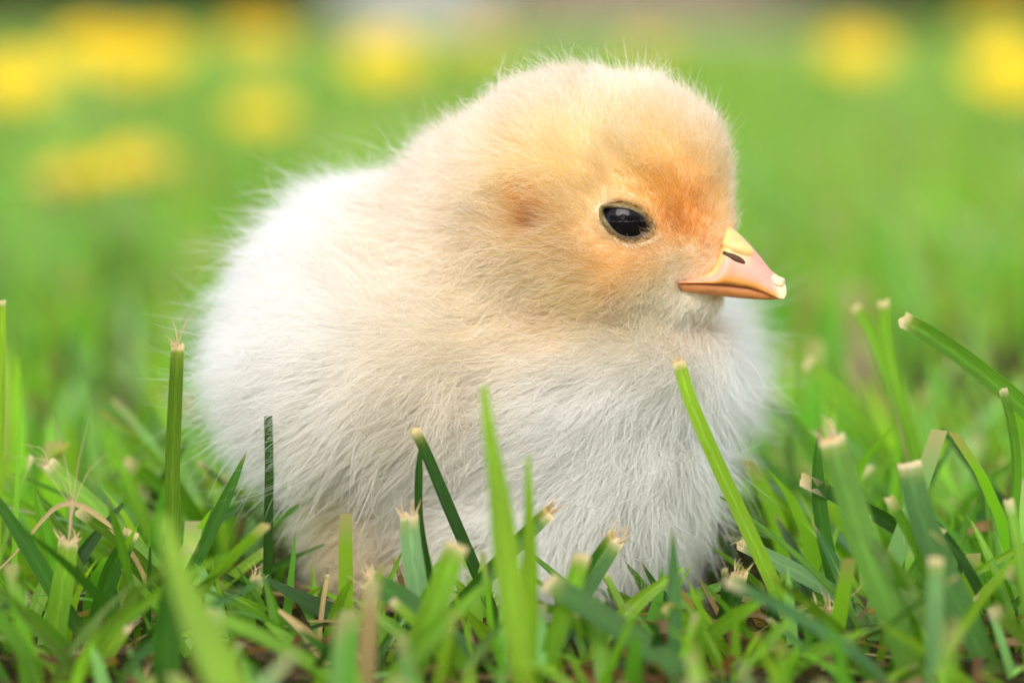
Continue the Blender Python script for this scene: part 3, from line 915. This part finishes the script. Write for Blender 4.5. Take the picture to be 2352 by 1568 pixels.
BL = [
 # pts tip->root, Y, width px, tint, tip, label, turn, fold, long hairs
 ([(408, 792), (402, 930), (396, 1080), (398, 1220), (392, 1330)], -2.0, 35, 'olive', 'frayed', 'tall upright grass blade with two curled white hairs at its torn tip', 0.1, 0.5, [[(404, 760), (394, 728)], [(420, 755), (443, 714)]]),
 ([(612, 955), (614, 1080), (612, 1200), (610, 1310)], -1.35, 32, 'dark', 'blunt', 'dark upright blade against the chick\'s tail, wing fluff hanging over its top', 0.9, 0.4, []),
 ([(566, 1038), (530, 1120), (480, 1230), (430, 1330), (400, 1400)], -1.6, 30, 'deep', 'point', 'slanting green blade whose brown tip points at the chick\'s tail', 0.0, 0.3, []),
 ([(944, 985), (975, 1050), (1020, 1160), (1080, 1300), (1130, 1420), (1160, 1520)], -2.3, 40, 'dark', 'cut', 'long dark green blade leaning against the chick\'s breast', 0.8, 0.6, []),
 ([(968, 1003), (961, 1090), (962, 1190), (978, 1290), (995, 1400)], -2.5, 20, 'dark', 'point', 'thin dark blade crossing the top of a long dark leaning one', 0.4, 0.3, []),
 ([(940, 1180), (946, 1260), (958, 1340), (972, 1420), (985, 1520)], (-2.9, -3.3), 52, 'pale', 'frayed', 'broad pale mint blade with a square white torn top', -0.25, 0.12, []),  # pale mint tint stands in for sky sheen on this blade
 ([(1110, 885), (1124, 1000), (1145, 1130), (1165, 1300), (1185, 1450), (1205, 1600)], (-5.4, -5.8), 62, 'lime', 'taper', 'tall bright lime blade rising in front of the chick\'s wing', 0.1, 0.35, []),
 ([(1212, 1045), (1214, 1180), (1216, 1330), (1214, 1480), (1212, 1600)], -5.0, 40, 'lime', 'taper', 'narrow lime blade standing beside the tallest lime blade before the breast', 0.3, 0.3, []),
 ([(1262, 1168), (1205, 1222), (1130, 1300), (1060, 1376), (1000, 1440), (960, 1490)], (-2.5, -3.0), 46, 'deep', 'frayed', 'dark blade lying across the breast with a brown torn end', 0.55, 0.55, [[(1282, 1165), (1308, 1152)]]),
 ([(1410, 1232), (1365, 1300), (1310, 1390), (1265, 1480), (1235, 1570)], (-2.7, -3.3), 58, 'deep', 'frayed', 'wide folded blade with a shredded straw coloured end under the breast', 0.35, 0.6, [[(1432, 1215), (1448, 1226)]]),
 ([(1338, 1270), (1310, 1360), (1275, 1460), (1235, 1580)], -4.6, 46, 'light', 'cut', 'soft bright blade with a beige tip crossing the shredded folded blade', 0.1, 0.3, []),
 ([(1255, 1338), (1350, 1395), (1460, 1470), (1580, 1560), (1640, 1620)], (-4.6, -5.2), 58, 'deep', 'cut', 'soft dark green blade lying low and slanting away to the ground below the breast', 0.3, 0.4, []),
 ([(842, 1330), (920, 1375), (1000, 1440), (1090, 1520), (1150, 1590)], (-3.2, -4.2), 58, 'deep', 'frayed', 'wide green blade with a curled tan end below the wing', 0.3, 0.3, [[(838, 1318), (826, 1308)]]),
 ([(1052, 1245), (1020, 1330), (990, 1410), (960, 1500), (940, 1580)], -5.0, 62, 'light', 'cut', 'out of focus blade with a wide buff tip before the dark leaning blade', 0.0, 0.3, []),
 ([(1130, 1330), (1050, 1400), (960, 1490), (880, 1590)], -5.2, 46, 'light', 'taper', 'soft yellow green blade crossing low in front of the mint blade', 0.1, 0.3, []),
 ([(1557, 826), (1585, 920), (1640, 1050), (1705, 1190), (1775, 1340), (1840, 1480), (1890, 1590)], (-2.2, -2.6), 36, 'lime', 'frayed', 'long pale green blade slanting up to a torn tip below the beak', 0.1, 0.35, [[(1556, 812), (1552, 800)]]),
 ([(1752, 1295), (1785, 1370), (1825, 1450), (1865, 1530), (1885, 1590)], (-2.4, -2.7), 30, 'light', 'point', 'bright young blade pressed against the lower half of the long slanting blade', -0.4, 0.4, []),
 ([(1545, 1212), (1546, 1300), (1548, 1400), (1548, 1540)], -4.2, 34, 'blue', 'point', 'upright blue green pointed blade standing clear below the breast', 0.2, 0.3, []),
 ([(1472, 1288), (1502, 1340), (1548, 1402), (1590, 1470)], -2.3, 22, 'dark', 'point', 'small dark pointed blade with a nicked edge', 0.3, 0.3, []),
 ([(1492, 1362), (1530, 1400), (1580, 1450), (1620, 1500)], -2.4, 26, 'mid', 'cut', 'short notched blade beside the small dark pointed one', 0.4, 0.3, []),
 ([(1696, 1312), (1680, 1370), (1655, 1440), (1620, 1530)], -2.5, 46, 'dark', 'frayed', 'stubby dark folded blade with a clipped cream top near the long slanting blade', 0.2, 0.7, []),
 ([(1702, 1248), (1760, 1276), (1840, 1318), (1905, 1355), (1960, 1400)], (-1.7, -1.9), 38, 'pale', 'frayed', 'flat striped pale blade reaching in behind the long slanting blade', 0.0, 0.15, []),
 ([(1864, 1198), (1890, 1245), (1920, 1300), (1940, 1360), (1950, 1430)], -1.9, 34, 'blue', 'point', 'waxy blue grey blade with a pink pointed tip', 0.2, 0.4, []),
 ([(1882, 975), (1876, 1080), (1884, 1190), (1905, 1300), (1925, 1400)], -1.6, 38, 'deep', 'point', 'upright dark rounded blade behind the waxy blue grey one', 0.3, 0.4, []),
 ([(1905, 1000), (1945, 1130), (1990, 1270), (2045, 1410), (2100, 1580)], (-4.2, -5.0), 74, 'mid', 'frayed', 'wide blurred green blade with a pinkish torn top', 0.2, 0.3, []),
 ([(2085, 1060), (2110, 1170), (2160, 1300), (2225, 1440), (2300, 1590)], (-3.2, -4.0), 68, 'deep', 'cut', 'broad deep green blade with a clean white cut top', 0.2, 0.25, []),
 ([(2068, 735), (2150, 782), (2250, 855), (2345, 935), (2420, 1010), (2470, 1100)], (-1.2, -1.2), 46, 'mid', 'cut', 'thick arching blade with a cut pale end leaning in above the turf', 0.2, 0.7, []),
 ([(2026, 690), (2030, 770), (2050, 870), (2085, 990), (2115, 1100), (2140, 1220)], 1.2, 34, 'light', 'cut', 'tall soft blade bent at its tip behind the thick arching blade', 0.3, 0.4, []),
 ([(1962, 700), (2000, 770), (2040, 880), (2075, 1010), (2100, 1150)], 2.2, 30, 'light', 'cut', 'tall blurred blade with a dry tip leaning toward the bent tall one', 0.2, 0.3, []),
 ([(2300, 892), (2322, 980), (2332, 1080), (2325, 1200), (2335, 1330)], -1.4, 28, 'mid', 'cut', 'narrow upright blade with a purplish tip under the arching blade', 0.4, 0.5, []),
 ([(2150, 1280), (2148, 1390), (2146, 1590)], -5.6, 42, 'pale', 'cut', 'pale milky blurred blade standing before the broad deep green one', -0.2, 0.2, []),
 ([(1893, 1400), (1888, 1460), (1882, 1530), (1880, 1600)], -2.9, 76, 'olive', 'frayed', 'thick olive stub with a fibrous brown top', 0.2, 0.5, [[(1940, 1380), (1990, 1330), (1978, 1270)], [(1830, 1400), (1740, 1450)]]),
 ([(1740, 915), (1810, 960), (1870, 1040), (1930, 1150), (1980, 1280)], 2.0, 34, 'mid', 'point', 'blurred arching blade touching the fluff of the far wing', 0.2, 0.3, []),
 ([(1850, 830), (1930, 910), (2000, 1000), (2080, 1130)], 3.0, 40, 'light', 'cut', 'blurred green blade with a beige blunt end behind the far wing', 0.2, 0.3, []),
 ([(2160, 985), (2230, 1070), (2300, 1170), (2360, 1270)], 1.2, 46, 'dark', 'taper', 'blurred very dark blade low behind the arching blade', 0.6, 0.3, []),
 ([(1300 + 640, 1080), (2000, 1170), (2090, 1260), (2190, 1360)], 0.6, 40, 'mid', 'taper', 'blurred diagonal blade behind the wide blade with pinkish top', 0.3, 0.3, []),
 ([(2200, 1180), (2270, 1260), (2330, 1330), (2400, 1400)], 0.2, 34, 'light', 'taper', 'light diagonal blade low at the turf under the arching blade', 0.2, 0.3, []),
 ([(2010, 1385), (2100, 1440), (2200, 1490), (2290, 1545)], -2.8, 44, 'light', 'taper', 'light striped blade lying flat behind the milky blade', 0.1, 0.2, []),
 ([(-60, 1075), (20, 1190), (90, 1300), (150, 1400), (220, 1500)], -2.7, 40, 'deep', 'taper', 'dark slanting blade ending beside the frayed upright blade', 0.3, 0.4, []),
 ([(-40, 1340), (60, 1410), (150, 1495), (240, 1580)], -3.2, 44, 'mid', 'taper', 'low bright ribbed blade with a clear midrib lying under the dark slanting one', 0.1, 0.5, []),
 ([(158, 1238), (150, 1310), (132, 1420), (115, 1580)], -3.0, 52, 'light', 'frayed', 'upright blade ending in a spray of long dry hairs', 0.0, 0.3, [[(160, 1150), (128, 1080), (60, 1020)], [(165, 1150), (150, 1060), (122, 960)], [(168, 1150), (180, 1060), (205, 960)], [(160, 1160), (80, 1060), (25, 1048)], [(170, 1160), (205, 1080), (250, 1040)]]),
 ([(108, 1060), (160, 1110), (235, 1180), (310, 1255), (380, 1340)], (-1.0, -1.5), 40, 'light', 'frayed', 'arching yellow green blade with a split dry tip behind the hairy one', 0.1, 0.3, [[(95, 1030), (50, 1020)]]),
 ([(375, 1185), (400, 1280), (440, 1390), (490, 1500), (540, 1620)], (-8.3, -8.8), 92, 'lime', 'taper', 'very wide blurred bright blade beside the tall upright one', 0.1, 0.3, []),
 ([(395, 1290), (385, 1400), (380, 1500), (378, 1600)], -5.2, 70, 'deep', 'taper', 'blurred dark blade under the very wide bright one', 0.4, 0.3, []),
 ([(290, 1430), (255, 1480), (215, 1540), (180, 1600)], -3.8, 44, 'lime', 'frayed', 'short lime blade with a white bristly tip low in the turf', 0.1, 0.3, [[(275, 1400), (290, 1360)]]),
 ([(182, 1500), (176, 1540), (170, 1600)], -3.6, 32, 'blue', 'frayed', 'bluish stub with a frayed brush of fibres', 0.2, 0.3, [[(190, 1490), (200, 1470)]]),
 ([(4, 690), (3, 820), (0, 980), (-6, 1150), (-10, 1320)], -2.4, 22, 'lime', 'cut', 'slender lit lime blade standing far off from the chick\'s tail', 0.2, 0.3, []),
 ([(255, 1020), (300, 1120), (345, 1230), (390, 1330)], 1.0, 34, 'light', 'taper', 'blurred light blade behind the tall upright blade', 0.2, 0.3, []),
 ([(595, 1320), (560, 1400), (520, 1480), (490, 1570)], -1.8, 40, 'mid', 'frayed', 'green blade with a dry shaggy end under the dark upright blade', 0.2, 0.4, []),
 ([(610, 1330), (720, 1390), (840, 1450), (940, 1510)], -1.9, 52, 'dark', 'taper', 'dark blade lying across the ground in front of the thigh', 0.4, 0.4, []),
 ([(620, 1380), (690, 1460), (770, 1540), (820, 1600)], -2.9, 38, 'mid', 'taper', 'green blade lying beside the pale dead leaf', 0.2, 0.3, []),
 ([(752, 1318), (742, 1380), (734, 1450)], -2.5, 12, 'dry', 'cut', 'thin dry stalk standing in front of the thigh', 0.1, 0.3, []),
 ([(345, 1255), (342, 1340), (336, 1440), (330, 1540)], -2.5, 18, 'dark', 'taper', 'thin dark blade beside the very wide bright blade', 0.2, 0.3, []),
 ([(300, 1215), (280, 1260), (250, 1320)], -2.2, 46, 'deep', 'cut', 'small dark curled leaf on the arching yellow green blade', 0.4, 0.6, []),
 ([(1990, 1185), (2000, 1230), (2030, 1320), (2060, 1420)], -1.5, 20, 'dry', 'frayed', 'thin dry stub with split straw fibres among the wide blades', 0.1, 0.3, []),
 ([(1275, 1552), (1340, 1548), (1400, 1538), (1470, 1545), (1530, 1560)], -3.2, 14, 'lime', 'taper', 'thin twisted lime blade lying flat on the ground', 0.1, 0.3, []),
]
for r in BL:
    pts, Y, w, tint, tip, label, turn, fold, hairs = r
    nm, ct = ('dry_stalk', 'stalk') if tint == 'dry' else ('grass_blade', 'grass blade')
    grass_blade(pts, Y, w, tint, tip, label, turn, fold, 'grass blades around the chick', hairs, nm, ct)

# dry straw and dead leaves
def straw(pts, Y, w, tint, label, turn=0.3, fold=0.5, name='dead_leaf', cat='dead leaf'):
    P = [at(a, b, Y) for a, b in pts]
    Q = catmull(P, 20)
    V, F, C, U, T, W, N = blade_geometry(Q, w * per_px(Y), turn, fold, 'taper', GREEN[tint])
    tag(mesh_obj(name, V, F, M_DRY, None, colors=C, uvs=U), label, cat)
straw([(-20, 1325), (40, 1265), (85, 1210), (130, 1165), (175, 1158), (225, 1185), (275, 1235), (320, 1300), (345, 1370)], -1.9, 13, 'dry', 'thin arched straw looping behind the hairy upright blade', name='dry_straw', cat='straw')
straw([(640, 1400), (690, 1440), (735, 1490), (775, 1550), (790, 1600)], -3.3, 34, 'dry', 'pale dead leaf lying curled on the turf under the wing', 0.0)
straw([(330, 1560), (345, 1520), (370, 1480)], -3.6, 22, 'dry', 'small pale dry leaf scrap under the very wide bright blade')
straw([(1885, 1470), (1900, 1510), (1890, 1545), (1920, 1600)], -3.4, 16, 'dry', 'crooked straw before the olive stub', name='dry_straw', cat='straw')
straw([(1650, 1510), (1690, 1540), (1720, 1570)], -3.0, 16, 'brown', 'dark brown twisted dead leaf under the stubby folded blade')
straw([(1985, 1500), (2060, 1510), (2150, 1515), (2250, 1520)], -2.9, 14, 'dry', 'long straw lying level behind the milky blade', name='dry_straw', cat='straw')
straw([(2200, 1230), (2260, 1210), (2330, 1215)], 0.0, 26, 'brown', 'rusty dead leaf between blurred blades below the arching blade')
straw([(1690, 1455), (1760, 1470), (1830, 1500)], -2.0, 34, 'brown', 'rusty dead leaf lying behind the long slanting blade')
straw([(800, 1480), (850, 1540), (880, 1590)], -3.4, 20, 'dry', 'narrow dry leaf under the wide blade with a curled tan end')
straw([(1340, 1545), (1370, 1565), (1400, 1600)], -3.0, 18, 'brown', 'short brown stem beside the twisted lime blade')

# loose blades filling the turf close by
def fill_blades(n):
    k = 0
    while k < n:
        x, y = rng.uniform(-6.6, 6.6), rng.uniform(-5.5, 3.5)
        if in_chick(np.array([[x, y]]), 0.1)[0]:
            continue
        front = (-3.6 < x < 3.2) and y < 1.0
        h = rng.uniform(0.45, 1.15) if front else rng.uniform(0.7, 2.0)
        a = rng.normal(math.pi, 0.9) if rng.random() < 0.65 else rng.normal(0, 0.8); ln = rng.uniform(0.3, 1.7) * h
        if front and y > -2.2:
            h *= 0.8
        root = np.array([x, y, -0.12]); d = np.array([math.cos(a), math.sin(a) * 0.6, 0]) * ln
        Q = catmull([root + d + [0, 0, h], root + d * 0.55 + [0, 0, h * 0.68], root + d * 0.15 + [0, 0, h * 0.3], root], 10)
        if in_chick(Q[:, :2], 0.0).any():
            continue
        tip = random.choice(['point', 'cut', 'taper', 'point', 'taper'])
        tint = random.choice(['deep', 'mid', 'mid', 'light', 'light', 'dark', 'blue', 'olive', 'lime'])
        V, F, C, U, T, W, N = blade_geometry(Q, rng.uniform(0.08, 0.20), rng.normal(0, 0.7), rng.uniform(0.2, 0.6), tip, GREEN[tint])
        o = mesh_obj('grass_blade', V, F, M_BLADE, None, colors=C, uvs=U)
        zone = 'in front of the chick' if front else ('on the chick\'s tail side' if x < -2.5 else ('on the chick\'s beak side' if x > 2.5 else 'close behind the chick'))
        word = dict(deep='deep green', mid='green', light='light green', dark='dark green', blue='bluish', olive='olive', lime='lime')[tint]
        end = dict(point='pointed', cut='clipped', taper='narrow ended')[tip]
        tag(o, 'short %s %s grass blade in the turf %s' % (word, end, zone), 'grass blade', 'short %s %s blades %s' % (word, end, zone))
        k += 1
fill_blades(250)

# ------------------------------------------------------------------ dandelions on the lawn behind
M_PETAL = simple('dandelion_petal', (0.82, 0.58, 0.006), 0.6)
M_STEM = simple('dandelion_stem', (0.16, 0.22, 0.06), 0.5)
def petals_geo(R):
    V, F = [], []
    for ring, (cnt, rad, up) in enumerate(((34, 1.0, 0.10), (30, 0.78, 0.30), (22, 0.52, 0.48), (14, 0.28, 0.58))):
        for k in range(cnt):
            a = 2 * math.pi * (k + 0.5 * ring) / cnt + rng.normal(0, 0.06)
            l = R * rad * rng.uniform(0.9, 1.08); w = R * 0.10
            d = np.array([math.cos(a), math.sin(a), 0]); s = np.array([-d[1], d[0], 0]); b = len(V)
            for t, zz, wf in ((0.04, 0.10, 0.6), (0.55, 0.10 + up * 0.55, 1.0), (1.0, 0.02 + up * 0.75, 0.8)):
                q = d * l * t + np.array([0, 0, zz * R])
                V += [q - s * w * wf, q + s * w * wf]
            F += [(b, b + 1, b + 3, b + 2), (b + 2, b + 3, b + 5, b + 4)]
    return np.array(V), F
def lathe(prof, axis_pts=None, n=8):
    V, F = [], []
    for i, (r, c) in enumerate(prof):
        for k in range(n):
            a = 2 * math.pi * k / n
            V.append(np.array(c) + np.array([math.cos(a) * r, math.sin(a) * r, 0]))
    for i in range(len(prof) - 1):
        for k in range(n):
            F.append((i * n + k, i * n + (k + 1) % n, (i + 1) * n + (k + 1) % n, (i + 1) * n + k))
    return np.array(V), F
FLOWERS = [ # layout px, dist Y, diameter cm, tilt, label
    (40, 185, 92, 3.4, 0.5, 'bright dandelion at the lawn\'s open side, apart from the close pair'),
    (215, 110, 108, 3.2, 0.5, 'bright dandelion, the outer one of a close pair'),
    (345, 125, 112, 3.4, 0.5, 'bright dandelion, the inner one of a close pair'),
    (290, 145, 128, 3.0, 0.5, 'dandelion tucked low behind the close pair'),
    (590, 85, 135, 3.3, 0.4, 'tall orange yellow dandelion standing above a lower one'),
    (600, 258, 84, 2.3, 0.4, 'smaller dandelion standing below the tall orange yellow one'),
    (885, 135, 120, 3.6, 0.5, 'single round dandelion between the close pair and the chick\'s head'),
    (1110, 100, 150, 3.0, 0.3, 'faint far dandelion above the chick\'s nape'),
    (1490, 120, 150, 2.6, 0.3, 'faint far dandelion above the chick\'s crown'),
    (1965, 120, 112, 3.2, 0.5, 'single bright dandelion on the beak side of the chick'),
    (2330, 165, 92, 3.6, 0.5, 'bright dandelion standing below a shaded golden one'),
    (2290, 45, 130, 3.2, 0.3, 'shaded golden dandelion standing taller before the dark shrub'),
    (165, 405, 52, 2.0, 0.2, 'dull low dandelion, half hidden in the lawn'),
    (310, 370, 58, 2.1, 0.3, 'low yellow dandelion beside a half hidden dull one'),
    (1715, 345, 105, 2.2, 0.3, 'small dandelion peeping out behind the chick\'s forehead'),
]
for px, py, Y, dia, tilt, label in FLOWERS:
    c = at(px, py, Y)
    c[2] = max(c[2], 0.5)
    root = bpy.data.objects.new('dandelion', None); root.empty_display_size = 0.01
    root.location = (c[0] * CM, c[1] * CM, 0); col.objects.link(root)
    tag(root, label, 'flower', 'dandelions in the lawn')
    V, F = petals_geo(dia * 0.54)
    ca, sa = math.cos(tilt), math.sin(tilt)
    V = np.stack([V[:, 0], V[:, 1] * ca - V[:, 2] * sa, V[:, 1] * sa + V[:, 2] * ca], -1) + np.array([0, 0, c[2] - 0.1])
    mesh_obj('petals', V, F, M_PETAL, root, smooth=False)
    V, F = lathe([(0.16, (0, 0, -0.2)), (0.14, (0.1, 0.05, c[2] * 0.5)), (0.15, (0, 0, c[2] - 0.5)), (0.34, (0, 0, c[2] - 0.25)), (0.42, (0, 0, c[2] - 0.05))])
    mesh_obj('stem', V, F, M_STEM, root)

# ------------------------------------------------------------------ far edge of the garden
M_PAVE = simple('paving', (0.52, 0.45, 0.40), 0.8, noise=0.15, nscale=3)
def box(name, lo, hi, mat, parent=None):
    (x0, y0, z0), (x1, y1, z1) = lo, hi
    V = [(x0, y0, z0), (x1, y0, z0), (x1, y1, z0), (x0, y1, z0), (x0, y0, z1), (x1, y0, z1), (x1, y1, z1), (x0, y1, z1)]
    F = [(0, 3, 2, 1), (4, 5, 6, 7), (0, 1, 5, 4), (1, 2, 6, 5), (2, 3, 7, 6), (3, 0, 4, 7)]
    o = mesh_obj(name, V, F, mat, parent, smooth=False)
    bv = o.modifiers.new('bevel', 'BEVEL'); bv.width = 0.006; bv.segments = 2
    return o
tag(box('terrace', (-30, 478, -3), (64, 900, 1.2), M_PAVE), 'pale paved terrace beyond the lawn', kind='structure')

M_WOOD = simple('fence_wood', (0.16, 0.085, 0.05), 0.8, noise=0.3, nscale=8)
fence = bpy.data.objects.new('board_fence', None); fence.location = (0, 9.4, 0); col.objects.link(fence)
tag(fence, 'weathered brown board fence at the back of the garden', 'fence')
shared = None
for k in range(46):
    if shared is None:
        b = box('board', (0, 0, -5), (13.2, 2.2, 150), M_WOOD, fence); shared = b
    else:
        b = shared.copy(); col.objects.link(b)
    b.location = ((-330 + k * 14.4) * CM, rng.uniform(-0.4, 0.4) * CM, rng.uniform(-1, 1) * CM)
for zz in (30, 115):
    box('rail', (-335, 2.9, zz), (340, 7, zz + 9), M_WOOD, fence)

M_POT = simple('planter_glaze', (0.62, 0.64, 0.68), 0.5, noise=0.1, nscale=10)
pot = bpy.data.objects.new('planter', None); pc = at(935, 10, 520); pot.location = (pc[0] * CM, pc[1] * CM, 0); col.objects.link(pot)
tag(pot, 'pale grey round planter standing on the terrace edge', 'planter')
V, F = lathe([(0.1, (0, 0, 1.3)), (14, (0, 0, 1.3)), (20, (0, 0, 26)), (22, (0, 0, 26.3)), (22, (0, 0, 30)), (19, (0, 0, 30)), (18, (0, 0, 27))], n=28)
mesh_obj('bowl', V, F, M_POT, pot)
V, F = lathe([(0.1, (0, 0, 27.4)), (18.1, (0, 0, 27.4))], n=28)
mesh_obj('compost', V, F, simple('compost', (0.03, 0.02, 0.015), 0.95), pot)

def leaf_cloud(n, radii, size, seed):
    r = np.random.default_rng(seed)
    d = nrm(r.normal(0, 1, (n, 3))); rad = r.uniform(0.45, 1.0, n) ** 0.5
    lump = 1 + 0.18 * np.sin(d[:, 0] * 5 + seed) * np.cos(d[:, 1] * 6) + 0.12 * np.sin(d[:, 2] * 9 + seed)
    c = d * rad[:, None] * lump[:, None] * np.array(radii)
    a = nrm(r.normal(0, 1, (n, 3))); b = nrm(np.cross(a, r.normal(0, 1, (n, 3))))
    s = size * r.uniform(0.6, 1.3, n)[:, None]
    V = np.stack([c - a * s, c + b * s * 0.4, c + a * s, c - b * s * 0.4], 1).reshape(-1, 3)
    F = np.arange(n * 4).reshape(-1, 4)
    return V, F
M_BUSH = simple('shrub_leaf', (0.035, 0.075, 0.022), 0.5)
M_BARK = simple('bark', (0.09, 0.06, 0.04), 0.9)
SHR = [(640, 640, (70, 55, 62), 'dark evergreen shrub at the lawn edge near the grey planter'),
       (330, 700, (75, 55, 70), 'dark shrub standing behind the close pair of dandelions'),
       (60, 660, (60, 55, 55), 'dark shrub at the open end of the lawn'),
       (2140, 640, (62, 50, 75), 'near black green shrub beyond the end of the terrace'),
       (2330, 600, (55, 50, 80), 'dark tall shrub behind the shaded golden dandelion')]
for i, (px, Y, rr, label) in enumerate(SHR):
    c = at(px, 0, Y)
    s = bpy.data.objects.new('shrub', None); s.location = (c[0] * CM, c[1] * CM, 0); col.objects.link(s)
    tag(s, label, 'shrub', 'shrubs at the back of the lawn')
    V, F = leaf_cloud(2600, rr, 5.0, 20 + i)
    V[:, 2] = np.maximum(V[:, 2] + rr[2] * 0.95, 0.5)
    mesh_obj('crown', V, F, M_BUSH, s, smooth=False)
    V, F = lathe([(4, (0, 0, -3)), (3, (1, 0, 20)), (2, (-1, 1, rr[2]))], n=8)
    mesh_obj('trunk', V, F, M_BARK, s)

# trees on the camera's side of the garden: they darken the lower half of what the eye mirrors
for i, (x, y, hgt) in enumerate(((-800, -700, 470), (-430, -760, 400), (-60, -800, 480), (330, -820, 390), (700, -800, 500), (1060, -700, 430))):
    t = bpy.data.objects.new('garden_tree', None); t.location = (x * CM, y * CM, 0); col.objects.link(t)
    tag(t, 'leafy garden tree mirrored in the chick\'s dark eye', 'tree', 'trees mirrored in the eye')
    V, F = leaf_cloud(3000, (260, 190, hgt * 0.46), 17.0, 40 + i)
    V[:, 2] += hgt * 0.50
    mesh_obj('crown', V, F, M_BUSH, t, smooth=False)
    V, F = lathe([(14, (0, 0, -5)), (10, (3, 2, hgt * 0.3)), (5, (-4, 0, hgt * 0.7)), (1, (0, 0, hgt * 0.9))], n=10)
    mesh_obj('trunk', V, F, M_BARK, t)
